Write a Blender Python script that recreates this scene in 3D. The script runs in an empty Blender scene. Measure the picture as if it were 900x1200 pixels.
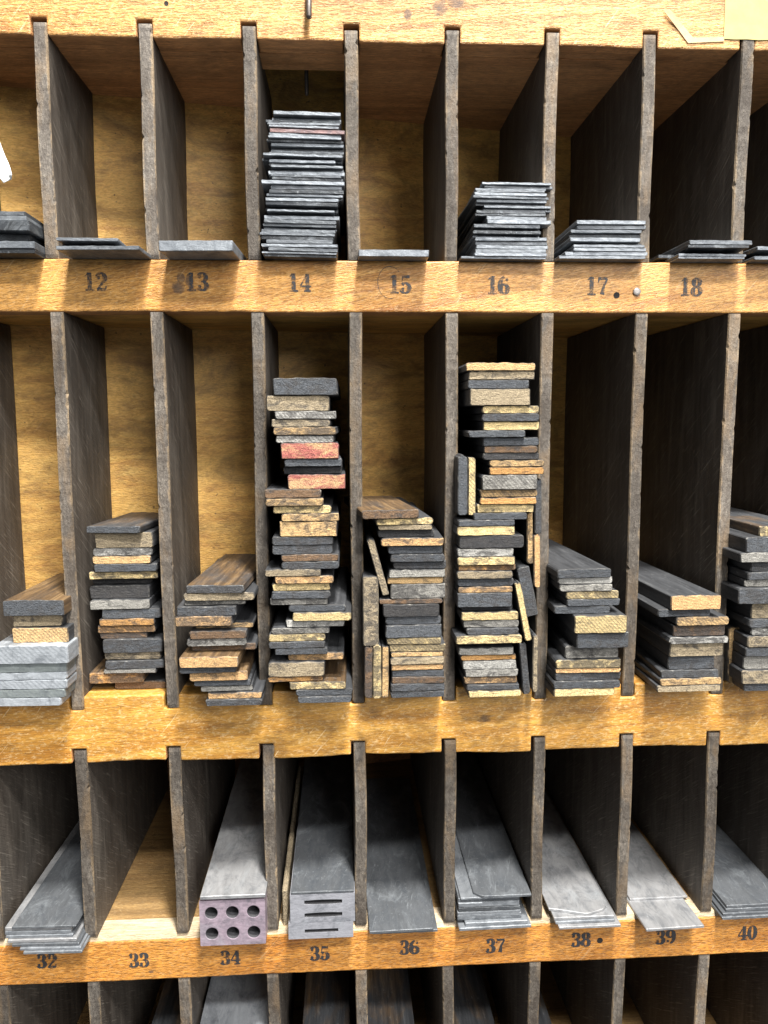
import bpy, math, random
from mathutils import Vector, Matrix
random.seed(7)
S = bpy.context.scene
COL = S.collection

# ------------------------------------------------------------------ camera
D = 0.33                       # lens to the front face of the case, metres
ZO = 0.3675                    # height of the lens above the case's foot
FPX = 888.74                   # focal length in pixels of the 900 x 1200 photograph
RV = Vector((0.9984710, -0.0550454, -0.0050609))
UV = Vector((0.0116206, 0.1195118, 0.9927648))
FV = Vector((0.0540423, 0.9913057, -0.1199687))
CAM = Vector((0, -D, ZO))
cd = bpy.data.cameras.new('camera'); cam = bpy.data.objects.new('camera', cd); COL.objects.link(cam)
cd.sensor_fit = 'VERTICAL'; cd.sensor_height = 36; cd.lens = FPX / 1200 * 36
cd.clip_start = 0.01; cd.clip_end = 50
m = Matrix((RV, UV, -FV)).transposed().to_4x4(); m.translation = CAM
cam.matrix_world = m
S.camera = cam
cd.dof.use_dof = False

# ------------------------------------------------------------------ light: two ceiling tubes, the dim room and an added fill
w = bpy.data.worlds.new('World'); S.world = w; w.use_nodes = True
w.node_tree.nodes['Background'].inputs[0].default_value = (0.95, 0.97, 1.0, 1)
w.node_tree.nodes['Background'].inputs[1].default_value = 0.36
def tube(name, loc, aim, sx, sy, power, col):
    l = bpy.data.lights.new(name, 'AREA'); l.shape = 'RECTANGLE'; l.size = sx; l.size_y = sy
    l.energy = power; l.color = col
    o = bpy.data.objects.new(name, l); COL.objects.link(o); o.location = loc
    d = (Vector(aim) - Vector(loc)).normalized()
    o.rotation_euler = d.to_track_quat('-Z', 'Y').to_euler()
tube('ceiling_lamp_key', (0.17, -0.50, ZO + 1.40), (0.02, 0, ZO - 0.02), 0.13, 0.18, 90, (1.0, 0.97, 0.92))
tube('ceiling_lamp_room', (0.30, -1.12, ZO + 1.32), (0.02, 0, ZO - 0.05), 0.5, 0.14, 56, (1.0, 0.98, 0.95))
tube('added_fill_light', (0.72, -1.60, ZO + 0.66), (-0.05, 0, ZO), 0.9, 0.8, 38, (1.0, 0.98, 0.96))  # added soft fill from low front right, no known source there
S.view_settings.view_transform = 'Standard'; S.view_settings.look = 'None'
S.view_settings.exposure = -0.42; S.view_settings.gamma = 1.0
S.render.engine = 'CYCLES'

# ------------------------------------------------------------------ helpers
def px(x, y, Y=0.0):
    """photo pixel -> point on the plane at depth Y"""
    d = RV * ((x - 450) / FPX) - UV * ((y - 600) / FPX) + FV
    return CAM + d * ((D + Y) / d.y)
def proj(P):
    v = Vector(P) - CAM
    return 450 + FPX * v.dot(RV) / v.dot(FV), 600 - FPX * v.dot(UV) / v.dot(FV)
def lin(c): return tuple(((v / 255) / 12.92 if v / 255 < .04045 else ((v / 255 + .055) / 1.055) ** 2.4) for v in c)

class NT:
    def __init__(s, name):
        s.m = bpy.data.materials.new(name); s.m.use_nodes = True; s.t = s.m.node_tree
        s.b = s.t.nodes['Principled BSDF']
    def n(s, typ, props=None, **ins):
        nd = s.t.nodes.new('ShaderNode' + typ)
        for k, v in (props or {}).items(): setattr(nd, k, v)
        for k, v in ins.items():
            key = int(k[1:]) if k[0] == 'i' and k[1:].isdigit() else k.replace('_', ' ')
            s.set(nd.inputs[key], v)
        return nd
    def set(s, sock, v):
        if hasattr(v, 'is_output') or isinstance(v, bpy.types.NodeSocket): s.t.links.new(v, sock)
        else:
            if isinstance(v, tuple) and len(v) == 3 and sock.type == 'RGBA': v = v + (1,)
            sock.default_value = v
    def coord(s, scale, rot=(0, 0, 0), rnd=True):
        tc = s.n('TexCoord').outputs['Object']
        if rnd:
            oi = s.n('ObjectInfo').outputs['Random']
            mu = s.n('Math', {'operation': 'MULTIPLY'}, i0=oi, i1=3.7).outputs[0]
            tc = s.n('VectorMath', {'operation': 'ADD'}, i0=tc, i1=mu).outputs[0]
        r = s.n('Mapping', None, Vector=tc, Rotation=rot).outputs[0]
        return s.n('Mapping', None, Vector=r, Scale=scale).outputs[0]
    def noise(s, co, scale=1.0, detail=4, rough=.6, dist=0.0):
        return s.n('TexNoise', None, Vector=co, Scale=scale, Detail=detail, Roughness=rough, Distortion=dist).outputs[0]
    def ramp(s, f, stops):
        r = s.n('ValToRGB', None, Fac=f); e = r.color_ramp.elements
        while len(e) < len(stops): e.new(.5)
        for el, (p, c) in zip(e, stops):
            el.position = p; el.color = (c, c, c, 1) if not isinstance(c, tuple) else c + (1,)
        return r.outputs[0]
    def mix(s, f, a, b, mode='MIX'):
        nd = s.n('Mix', {'data_type': 'RGBA', 'blend_type': mode})
        s.set(nd.inputs[0], f); s.set(nd.inputs[6], a); s.set(nd.inputs[7], b); return nd.outputs[2]
    def math(s, op, a, b=0.0): return s.n('Math', {'operation': op}, i0=a, i1=b).outputs[0]
    def bump(s, h, strength, dist):
        s.set(s.b.inputs['Normal'], s.n('Bump', None, Strength=strength, Distance=dist, Height=h).outputs[0])
    def out(s, color, rough=.6, metal=0.0, spec=.5, coat=0.0):
        s.set(s.b.inputs['Base Color'], color); s.set(s.b.inputs['Roughness'], rough)
        s.set(s.b.inputs['Metallic'], metal); s.set(s.b.inputs['Specular IOR Level'], spec)
        if coat: s.set(s.b.inputs['Coat Weight'], coat); s.set(s.b.inputs['Coat Roughness'], .3)
        return s.m

def wood_mat(name, dark, mid, light, grain=1.0, dirt=.5, dirtcol=(.05, .03, .015), tilt=.06, scratch=.3, rough=.45, bump=.5, coat=.15, axis='X', spots=.4, fine_amt=.6):
    k = NT(name)
    sc = {'X': (9, 260, 260), 'Z': (260, 260, 9), 'Y': (260, 9, 260)}[axis]
    sf = {'X': (260, 1900, 1900), 'Z': (1900, 1900, 260), 'Y': (1900, 260, 1900)}[axis]
    rot = {'X': (0, tilt, 0), 'Z': (0, tilt, 0), 'Y': (0, 0, tilt)}[axis]
    g1 = k.noise(k.coord(sc, rot), 1, 6, .65, .6)
    col = k.ramp(g1, [(.30, dark), (.50, mid), (.72, light)])
    broad = k.noise(k.coord((22, 45, 45)), 1, 3, .5, .4)
    col = k.mix(k.ramp(broad, [(.35, 0.0), (.7, .55)]), col, light)
    pores = k.noise(k.coord(sf, rot), 1, 2, .7, .3)
    pm = k.ramp(pores, [(.38, 1.0), (.54, 0.0)])
    col = k.mix(k.math('MULTIPLY', pm, .75 * grain), col, tuple(c * .45 for c in dark))
    pale = k.noise(k.coord((500, 1100, 1100), rot), 1, 4, .7)
    col = k.mix(k.ramp(pale, [(.52, 0.0), (.68, scratch)]), col, (.88, .66, .34))
    dm = k.noise(k.coord((32, 60, 60)), 1, 7, .72, .8)
    dmask = k.ramp(dm, [(.48, 0.0), (.75, dirt)])
    col = k.mix(dmask, col, dirtcol)
    st2 = k.noise(k.coord((16, 34, 34)), 1, 6, .68, 1.6)
    col = k.mix(k.ramp(st2, [(.54, 0.0), (.66, dirt * .9)]), col, tuple(c * .42 for c in mid))
    sp = k.noise(k.coord((420, 420, 420)), 1, 2, .5)
    col = k.mix(k.ramp(sp, [(.70, 0.0), (.76, spots)]), col, (.03, .02, .015))
    # fine random scratches
    scr = k.noise(k.coord((60, 900, 900), (0, .9, 0)), 1, 2, .4, 1.2)
    col = k.mix(k.ramp(scr, [(.69, 0.0), (.735, scratch * .8)]), col, (.88, .70, .42))
    fine = k.noise(k.coord((170, 2100, 2100), rot), 1, 4, .75, .4)
    col = k.mix(fine_amt, col, k.ramp(fine, [(.34, .66), (.5, 1.0), (.66, 1.25)]), 'MULTIPLY')
    h = k.math('ADD', k.math('MULTIPLY', g1, .6), k.math('SUBTRACT', k.math('MULTIPLY', pale, .7), k.math('MULTIPLY', pm, .5)))
    k.bump(h, bump, .0006)
    rg = k.ramp(pale, [(.3, rough - .1), (.8, rough + .25)])
    return k.out(col, rg, 0, .45, coat)

M = {}
M['rail_pale'] = wood_mat('varnished_wood_pale', (.31, .12, .024), (.53, .25, .060), (.67, .385, .120), grain=.7, dirt=.5, scratch=.5, rough=.5, bump=.8)
M['rail_mid'] = wood_mat('varnished_wood_amber', (.29, .105, .018), (.52, .236, .048), (.66, .365, .096), grain=.7, dirt=.5, scratch=.3, tilt=.18)
M['rail_gold'] = wood_mat('varnished_wood_gold', (.27, .097, .013), (.53, .24, .036), (.68, .375, .078), grain=.4, dirt=.75, scratch=.55, rough=.36, bump=.35, coat=.3)
M['rail_orange'] = wood_mat('varnished_wood_orange', (.30, .095, .012), (.56, .22, .034), (.70, .33, .065), grain=.9, dirt=.35, scratch=.2, rough=.4)
M['bare'] = wood_mat('bare_worn_wood', (.32, .22, .12), (.50, .38, .24), (.64, .53, .38), grain=.4, dirt=.4, scratch=.4, rough=.7, coat=0)
M['back'] = wood_mat('back_panel_wood', (.40, .18, .042), (.68, .365, .086), (.84, .52, .145), grain=.35, dirt=.75, scratch=.1, fine_amt=.4, rough=.5, tilt=.02, spots=.7)
M['board'] = wood_mat('shelf_board_wood', (.36, .15, .052), (.58, .27, .10), (.70, .36, .15), grain=.6, dirt=.6, scratch=.08, rough=.55, tilt=.02)
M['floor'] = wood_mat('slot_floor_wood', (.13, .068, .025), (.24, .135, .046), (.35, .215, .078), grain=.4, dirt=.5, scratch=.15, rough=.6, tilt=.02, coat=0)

def divider_side():
    k = NT('divider_side_grey_wood')
    g = k.noise(k.coord((160, 160, 22), (0, 0, 0)), 1, 7, .7, .5)
    col = k.ramp(g, [(.3, (.040, .034, .028)), (.55, (.098, .084, .070)), (.8, (.19, .165, .135))])
    b = k.noise(k.coord((26, 26, 18)), 1, 5, .6, .5)
    col = k.mix(k.ramp(b, [(.40, 0.0), (.72, .7)]), col, (.055, .041, .031))
    s1 = k.noise(k.coord((900, 70, 1500), (.65, 0, 0)), 1, 3, .5, .8)
    col = k.mix(k.ramp(s1, [(.60, 0.0), (.70, .55)]), col, (.26, .23, .19))
    s2 = k.noise(k.coord((900, 50, 1300), (-.5, 0, 0)), 1, 3, .5, .9)
    col = k.mix(k.ramp(s2, [(.68, 0.0), (.75, .35)]), col, (.20, .17, .13))
    k.bump(k.math('ADD', g, s1), .5, .0005)
    return k.out(col, .62, 0, .35)
def divider_edge():
    k = NT('divider_edge_worn_wood')
    g = k.noise(k.coord((900, 900, 260)), 1, 7, .78, .3)
    col = k.ramp(g, [(.28, (.050, .043, .037)), (.5, (.135, .117, .098)), (.75, (.27, .24, .20))])
    sp = k.noise(k.coord((1300, 1300, 800)), 1, 4, .7)
    col = k.mix(k.ramp(sp, [(.57, 0.0), (.72, .55)]), col, (.42, .36, .28))
    dk = k.noise(k.coord((420, 420, 260)), 1, 6, .7)
    col = k.mix(k.ramp(dk, [(.53, 0.0), (.68, .8)]), col, (.05, .040, .032))
    # arrises rubbed down to lighter wood, in patches
    tc = k.n('TexCoord').outputs['Object']; sx = k.n('SeparateXYZ', None, Vector=tc).outputs[0]
    ax = k.math('ABSOLUTE', sx)
    nz = k.math('MULTIPLY', k.math('SUBTRACT', k.noise(k.coord((420, 420, 200)), 1, 5, .7), .5), .0045)
    e = k.n('MapRange', None, Value=k.math('ADD', ax, nz), From_Min=.00205, From_Max=.0027).outputs[0]
    col = k.mix(k.math('MULTIPLY', e, .6), col, (.40, .29, .17))
    gz = k.noise(k.coord((60, 60, 26)), 1, 5, .65, .6)
    col = k.mix(k.ramp(gz, [(.42, 0.0), (.64, .75)]), col, (.052, .040, .030))
    wm = k.noise(k.coord((90, 90, 34)), 1, 5, .65, .4)
    col = k.mix(k.ramp(wm, [(.50, 0.0), (.68, .55)]), col, (.23, .155, .085))
    rv = k.n('MapRange', None, Value=k.n('ObjectInfo').outputs['Random'], To_Min=.68, To_Max=1.15).outputs[0]
    col = k.mix(1.0, col, rv, 'MULTIPLY')
    k.bump(k.math('ADD', g, sp), .7, .0006)
    return k.out(col, .65, 0, .35)
M['div_side'] = divider_side(); M['div_edge'] = divider_edge()

def end_mat(name, stripes=0.0, stain=.55, red=False):
    """sawn end of a wood strip: own colour from the object, fibres, ink stain, saw marks"""
    k = NT(name)
    oi = k.n('ObjectInfo'); base = oi.outputs['Color']
    f = k.noise(k.coord((420, 420, 1500)), 1, 5, .75, .3)
    v = k.ramp(f, [(.25, .5), (.5, 1.0), (.78, 1.45)])
    col = k.mix(1.0, base, v, 'MULTIPLY')
    if red:
        rm = k.noise(k.coord((110, 110, 240)), 1, 6, .7, .6)
        col = k.mix(k.ramp(rm, [(.44, 0.0), (.58, .9)]), col, (.56, .37, .19))
    mo = k.noise(k.coord((170, 170, 260)), 1, 6, .72, .8)
    sh = k.math('MULTIPLY', k.math('SUBTRACT', oi.outputs['Random'], .36), .20)
    col = k.mix(k.ramp(k.math('ADD', mo, sh), [(.50, 0.0), (.64, stain + .25)]), col, (.058, .055, .054))
    gr = k.noise(k.coord((2300, 2300, 2300)), 1, 3, .8)
    col = k.mix(1.0, col, k.ramp(gr, [(.32, .48), (.5, 1.0), (.68, 1.55)]), 'MULTIPLY')
    li = k.noise(k.coord((900, 900, 1200)), 1, 5, .75)
    col = k.mix(k.ramp(li, [(.60, 0.0), (.74, .5)]), col, k.mix(.5, base, (.62, .60, .55)))
    h = k.math('ADD', gr, k.math('ADD', f, li))
    if stripes:
        co = k.coord((1, 1, 1), (0, .75, 0))
        wv = k.n('TexWave', {'wave_type': 'BANDS', 'bands_direction': 'X'}, Vector=co, Scale=260, Distortion=2.2, Detail=3, Detail_Scale=1.5).outputs[1]
        col = k.mix(k.math('MULTIPLY', k.ramp(wv, [(.15, 1.0), (.5, 0.0)]), stripes), col, (.07, .06, .05))
    k.bump(h, .9, .0007)
    return k.out(col, .72, 0, .28)
M['end'] = end_mat('sawn_wood_end'); M['end_red'] = end_mat('red_stained_wood_end', 0.0, .25, True); M['end_saw'] = end_mat('sawn_wood_end_marked', .42, .4)
def side_mat():
    """long faces of the strips: ink-blackened, rubbed to brown along the grain (amount = object alpha)"""
    k = NT('ink_blackened_wood')
    oi = k.n('ObjectInfo'); al = oi.outputs['Alpha']
    g = k.noise(k.coord((420, 26, 420)), 1, 6, .7, .4)
    bl = k.ramp(g, [(.3, (.020, .021, .023)), (.6, (.052, .054, .058)), (.8, (.11, .112, .115))])
    br = k.ramp(g, [(.36, (.040, .028, .018)), (.54, (.115, .070, .034)), (.72, (.25, .165, .078))])
    mk = k.noise(k.coord((70, 22, 70)), 1, 5, .65, .4)
    f = k.ramp(k.math('ADD', mk, k.math('SUBTRACT', al, .62)), [(.44, 0.0), (.70, 1.0)])
    col = k.mix(f, bl, br)
    du = k.noise(k.coord((800, 300, 800)), 1, 5, .75)
    col = k.mix(k.ramp(du, [(.60, 0.0), (.76, .55)]), col, (.30, .30, .29))
    k.bump(k.math('ADD', g, du), .5, .0004)
    return k.out(col, k.ramp(du, [(.3, .42), (.8, .7)]), 0, .4)
M['side'] = side_mat()
def worn_shaded_edge():  # pale rubbed patches, plus painted dark for the shade between strips
    k = NT('rubbed_shaded_wood_edge'); base = k.n('ObjectInfo').outputs['Color']
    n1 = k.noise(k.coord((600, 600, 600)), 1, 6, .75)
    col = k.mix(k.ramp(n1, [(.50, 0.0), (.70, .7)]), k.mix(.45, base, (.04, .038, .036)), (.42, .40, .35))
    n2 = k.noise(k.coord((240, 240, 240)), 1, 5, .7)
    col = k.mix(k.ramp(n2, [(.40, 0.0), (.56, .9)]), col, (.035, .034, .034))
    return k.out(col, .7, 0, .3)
M['edge'] = worn_shaded_edge()
def lead_mat(name, stripes=0.0):
    k = NT(name)
    base = k.n('ObjectInfo').outputs['Color']
    f = k.noise(k.coord((260, 60, 900)), 1, 6, .7, .5)
    col = k.mix(1.0, base, k.ramp(f, [(.25, .72), (.5, 1.0), (.78, 1.28)]), 'MULTIPLY')
    p = k.noise(k.coord((110, 60, 110)), 1, 6, .72, .7)
    col = k.mix(k.ramp(p, [(.46, 0.0), (.66, .6)]), col, (.060, .070, .084))
    s = k.noise(k.coord((1400, 90, 1400), (0, 0, .25)), 1, 3, .6, .6)
    col = k.mix(k.ramp(s, [(.63, 0.0), (.74, .3)]), col, (.55, .59, .62))
    sp = k.noise(k.coord((700, 700, 700)), 1, 5, .75)
    col = k.mix(k.ramp(sp, [(.60, 0.0), (.75, .45)]), col, (.55, .58, .6))
    sc = k.noise(k.coord((75, 38, 75)), 1, 7, .75, 1.0)
    col = k.mix(k.ramp(sc, [(.52, 0.0), (.66, .5)]), col, k.mix(.5, base, (.50, .54, .57)))
    h = k.math('ADD', f, sp)
    if stripes:
        wv = k.n('TexWave', {'wave_type': 'BANDS', 'bands_direction': 'X'}, Vector=k.coord((1, 1, 1), (0, .8, 0)), Scale=200, Distortion=2.5, Detail=3, Detail_Scale=2.0).outputs[1]
        col = k.mix(k.math('MULTIPLY', k.ramp(wv, [(.2, 1.0), (.5, 0.0)]), stripes), col, (.18, .20, .22))
    k.bump(h, .35, .0004)
    return k.out(col, k.ramp(p, [(.3, .36), (.75, .62)]), .45, .5)
M['lead'] = lead_mat('dull_type_metal'); M['lead_saw'] = lead_mat('sawn_type_metal', .35)
def ink_mat(name, wear):
    k = NT(name)
    n1 = k.noise(k.coord((700, 700, 700)), 1, 5, .75)
    f = k.ramp(n1, [(.40 + wear * .14, 1.0), (.56 + wear * .1, .25)])
    tr = k.n('BsdfTransparent').outputs[0]
    k.out((.035, .036, .04), .6)
    mx = k.n('MixShader', None, Fac=f); k.t.links.new(tr, mx.inputs[1]); k.t.links.new(k.b.outputs[0], mx.inputs[2])
    k.t.links.new(mx.outputs[0], k.t.nodes['Material Output'].inputs[0])
    return k.m
M['ink'] = ink_mat('printed_black_ink', .75); M['ink_worn'] = ink_mat('rubbed_black_ink', .25)
def plain(name, c, rough=.6, metal=0.0, var=.3, sc=600):
    k = NT(name); f = k.noise(k.coord((sc, sc, sc)), 1, 5, .7)
    k.bump(f, .3, .0003)
    return k.out(k.mix(1.0, c, k.ramp(f, [(.3, 1 - var), (.7, 1 + var)]), 'MULTIPLY'), rough, metal)
def smudge_mat():
    k = NT('smeared_ink'); tc = k.n('TexCoord').outputs['Object']
    d = k.math('MULTIPLY', k.n('VectorMath', {'operation': 'LENGTH'}, i0=tc).outputs['Value'], 130.0)
    n1 = k.noise(k.coord((520, 520, 520)), 1, 5, .75, .5)
    a = k.math('SUBTRACT', k.math('ADD', n1, .22), k.math('MULTIPLY', d, .75))
    f = k.ramp(a, [(.30, 0.0), (.62, .42)]); k.out((.05, .055, .065), .6)
    mx = k.n('MixShader', None, Fac=f); k.t.links.new(k.n('BsdfTransparent').outputs[0], mx.inputs[1]); k.t.links.new(k.b.outputs[0], mx.inputs[2])
    k.t.links.new(mx.outputs[0], k.t.nodes['Material Output'].inputs[0]); return k.m
M['smear'] = smudge_mat()
M['iron'] = plain('rusted_iron', (.10, .085, .075), .5, .6)
M['nail'] = plain('bright_nail_metal', (.30, .28, .26), .45, .6)
M['hole'] = plain('nail_hole_painted_dark', (.012, .010, .009), .9)  # near-black colour painted as the shade inside a nail hole
M['paper_y'] = plain('yellowed_paper', (.40, .345, .13), .75, 0, .12, 160)
M['paper_w'] = plain('white_paper', (.82, .83, .82), .7, 0, .06, 200)
M['tape'] = plain('old_tape', (.46, .31, .14), .3, 0, .15, 300)
M['inside'] = plain('slot_inside_painted_shade', (.06, .06, .065), .7, .2)  # shade of the holes painted in as a dark inner colour

def num(k):
    one = ['', 'one', 'two', 'three', 'four', 'five', 'six', 'seven', 'eight', 'nine']
    if k < 20: return ['ten', 'eleven', 'twelve', 'thirteen', 'fourteen', 'fifteen', 'sixteen', 'seventeen', 'eighteen', 'nineteen'][k - 10]
    return {3: 'thirty', 4: 'forty'}[k // 10] + ('-' + one[k % 10] if k % 10 else '')
def words(t):
    import re
    return re.sub(r'\b(1[0-9]|3[0-9]|40)\b', lambda q: num(int(q.group(1))), t)
def link(name, verts, faces, mats, midx=None, parent=None, loc=(0, 0, 0), smooth=False):
    me = bpy.data.meshes.new(name); me.from_pydata([tuple(v) for v in verts], [], faces)
    for mm in (mats if isinstance(mats, (list, tuple)) else [mats]): me.materials.append(M[mm] if isinstance(mm, str) else mm)
    if midx: me.polygons.foreach_set('material_index', midx)
    if smooth: me.polygons.foreach_set('use_smooth', [True] * len(me.polygons))
    me.validate(); me.update()
    o = bpy.data.objects.new(name, me); COL.objects.link(o); o.location = loc
    if parent: o.parent = parent
    return o
def tag(o, label, cat, group=None):
    o['label'] = words(label); o['category'] = cat
    if group: o['group'] = group
    return o
def box_vf(x0, x1, y0, y1, z0, z1):
    v = [(x, y, z) for x in (x0, x1) for y in (y0, y1) for z in (z0, z1)]
    return v, [(0, 1, 3, 2), (4, 6, 7, 5), (0, 4, 5, 1), (2, 3, 7, 6), (0, 2, 6, 4), (1, 5, 7, 3)]
def bevel(o, wd, seg=2):
    b = o.modifiers.new('edge', 'BEVEL'); b.width = wd; b.segments = seg; b.limit_method = 'ANGLE'; b.angle_limit = .6; b.harden_normals = False
    return o

# ------------------------------------------------------------------ the case
PITCH = 0.0416; T = 0.0055
XD = [-.1188 + PITCH * .997 * i for i in range(-2, 10)]     # divider centres, first two and last two past the frame
XL, XR = XD[0] - .004, XD[-1] + .004
Z = lambda mm: ZO + mm / 1000
ROWS = {1: (Z(66.9), Z(153.4)), 2: (Z(-120.5), Z(45.7)), 3: (Z(-235.7), Z(-151.5)), 4: (Z(-345), Z(-258.0))}
def depth(x, row):
    return (.056 if row < 3 else .146) + .185 * (x + .119)
case = bpy.data.objects.new('type_spacing_case', None); COL.objects.link(case); case.location = (0, 0, 0)
tag(case, 'old wooden printer\'s spacing case with numbered rails and narrow grey-brown slots', 'case')

def notched_rail(name, z0, z1, mat, top_notch=0, bot_notch=0, wav_b=0., wav_t=0., under='board', notch_w=T + .0009, nt_h=.0066):
    """front rail, an outline with housings for the dividers, extruded 12 mm back"""
    rnd = random.Random(name)
    out = []; idxtop = []
    def edge(xa, xb, z, amp, sgn):
        n = max(2, int(abs(xb - xa) / .004)); pts = []
        for i in range(n + 1):
            x = xa + (xb - xa) * i / n
            pts.append((x, z + amp * (.6 * math.sin(x * 55 + z * 90) + .3 * math.sin(x * 131 + 1) + .35 * (rnd.random() - .5)) + (rnd.random() - .5) * .00025))
        return pts
    def run(xs, z, notch, amp, sgn):
        cur = XL; pts = []
        for xd in xs:
            if notch:
                pts += edge(cur, xd - notch_w / 2, z, amp, sgn)
                pts += [(xd - notch_w / 2, z + sgn * nt_h), (xd + notch_w / 2, z + sgn * nt_h)]
                cur = xd + notch_w / 2
        pts += edge(cur, XR, z, amp, sgn)
        return pts
    b = run(XD[1:-1], z0, bot_notch, wav_b, 1)
    t = run(XD[1:-1], z1, top_notch, wav_t, -1)
    out = b + t[::-1]; n = len(out)
    cx = sum(p[0] for p in out) / n; cz = (z0 + z1) / 2
    v = []; c = .0007
    def inset(p, zin): return p
    v += [(x, .0, z) for x, z in out] + [(x, .012, z) for x, z in out]
    f = [tuple(range(n))] + [(i, n + i, n + (i + 1) % n, (i + 1) % n) for i in range(n)] + [tuple(range(2 * n - 1, n - 1, -1))]
    nb = len(b)
    mi = [0] + [1 if i < nb - 1 else 0 for i in range(n)] + [1]
    o = link(name, [(x - cx, y, z - cz) for x, y, z in v], f, [mat, under], mi, parent=case, loc=(cx, 0, cz))
    bevel(o, c, 2)
    return o
rail_top = notched_rail('top_rail', Z(153.4), Z(205), 'rail_pale', bot_notch=1, wav_b=.0003)
rail_1 = notched_rail('front_rail', Z(45.7), Z(66.9), 'rail_mid', wav_b=.0002, wav_t=.0001)
rail_2 = notched_rail('front_rail', Z(-151.5), Z(-120.5), 'rail_gold', top_notch=1, bot_notch=1, wav_b=.0007, wav_t=.0003)
rail_3 = notched_rail('front_rail', Z(-258), Z(-238.2), 'rail_orange', wav_b=.0002)
rail_4 = notched_rail('front_rail', Z(-367), Z(-345), 'rail_orange', wav_b=.0002)
# pale worn lip along the top of the lower rail
v, f = [], []
n = 110
for i in range(n + 1):
    x = XL + (XR - XL) * i / n; j = (random.random() - .5) * .0005
    v += [(x, .0004 + abs(j), Z(-238.2) + .00005), (x, .0012 + abs(j), Z(-235.75)), (x, .012, Z(-235.7)), (x, .012, Z(-238.2) + .00005)]
for i in range(n):
    for q in range(4): f.append((4 * i + q, 4 * i + 4 + q, 4 * i + 4 + (q + 1) % 4, 4 * i + (q + 1) % 4))
f += [(0, 1, 2, 3), (4 * n + 3, 4 * n + 2, 4 * n + 1, 4 * n)]
link('worn_lip', v, f, 'bare', parent=case)

def slab(name, xa, xb, ya, yb_fn, z0, z1, mat, nx=1, parent=case):
    v = []; f = []
    for i in range(nx + 1):
        x = xa + (xb - xa) * i / nx; yb = yb_fn(x)
        v += [(x, ya, z0), (x, yb, z0), (x, yb, z1), (x, ya, z1)]
    for i in range(nx):
        for q in range(4): f.append((4 * i + q, 4 * i + (q + 1) % 4, 4 * i + 4 + (q + 1) % 4, 4 * i + 4 + q))
    e = 4 * nx; f += [(3, 2, 1, 0), (e, e + 1, e + 2, e + 3)]
    return link(name, v, f, mat, parent=parent)
up = lambda x: depth(x, 1) - .0003
lo = lambda x: depth(x, 3) - .0003
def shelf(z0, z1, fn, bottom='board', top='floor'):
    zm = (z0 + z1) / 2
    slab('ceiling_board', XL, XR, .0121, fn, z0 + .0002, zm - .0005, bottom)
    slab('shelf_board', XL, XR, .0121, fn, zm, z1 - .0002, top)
# upper level: board over the slots with a gap behind the slot marked 14
g0, g1 = XD[4], XD[5]
slab('ceiling_board', XL, g0, .0121, up, Z(153.6), Z(163), 'board')
slab('ceiling_board', g1, XR, .0121, up, Z(153.6), Z(163), 'board')
slab('ceiling_board', g0 + .0002, g1 - .0002, .0121, lambda x: .027, Z(153.6), Z(163), 'board')
slab('top_board', XL, XR, .0121, up, Z(196), Z(204), 'board')
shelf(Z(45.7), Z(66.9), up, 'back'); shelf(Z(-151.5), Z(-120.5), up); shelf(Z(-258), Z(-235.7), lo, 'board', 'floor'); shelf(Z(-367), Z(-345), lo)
def panel(name, z0, z1, row, mat):
    v = []; f = []
    ya, yb = depth(XL, row), depth(XR, row)
    v = [(XL, ya, z0), (XR, yb, z0), (XR, yb, z1), (XL, ya, z1)]
    v += [(x, y + .006, z) for x, y, z in v]
    f = [(0, 1, 2, 3), (7, 6, 5, 4), (0, 4, 5, 1), (1, 5, 6, 2), (2, 6, 7, 3), (3, 7, 4, 0)]
    return link(name, v, f, mat, parent=case)
panel('back_panel', Z(-135), Z(205), 1, 'back')
panel('back_panel', Z(-367), Z(-135.5), 3, 'board')
# closing board over the deep lower slots, behind the upper back panel
v = []
for x in (XL, XR): v += [(x, depth(x, 1) + .0065, Z(-151.0)), (x, depth(x, 3) - .0003, Z(-151.0)), (x, depth(x, 3) - .0003, Z(-140)), (x, depth(x, 1) + .0065, Z(-140))]
link('rear_ceiling_board', v, [(0, 1, 5, 4), (1, 2, 6, 5), (2, 3, 7, 6), (3, 0, 4, 7), (3, 2, 1, 0), (4, 5, 6, 7)], 'board', parent=case)
for xs, sg in ((XL, -1), (XR, 1)):
    a, b = (xs - .008, xs - .0003) if sg < 0 else (xs + .0003, xs + .008)
    v, f = box_vf(a, b, .0, .26, Z(-367), Z(205)); link('side_board', v, f, 'board', parent=case)

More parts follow.
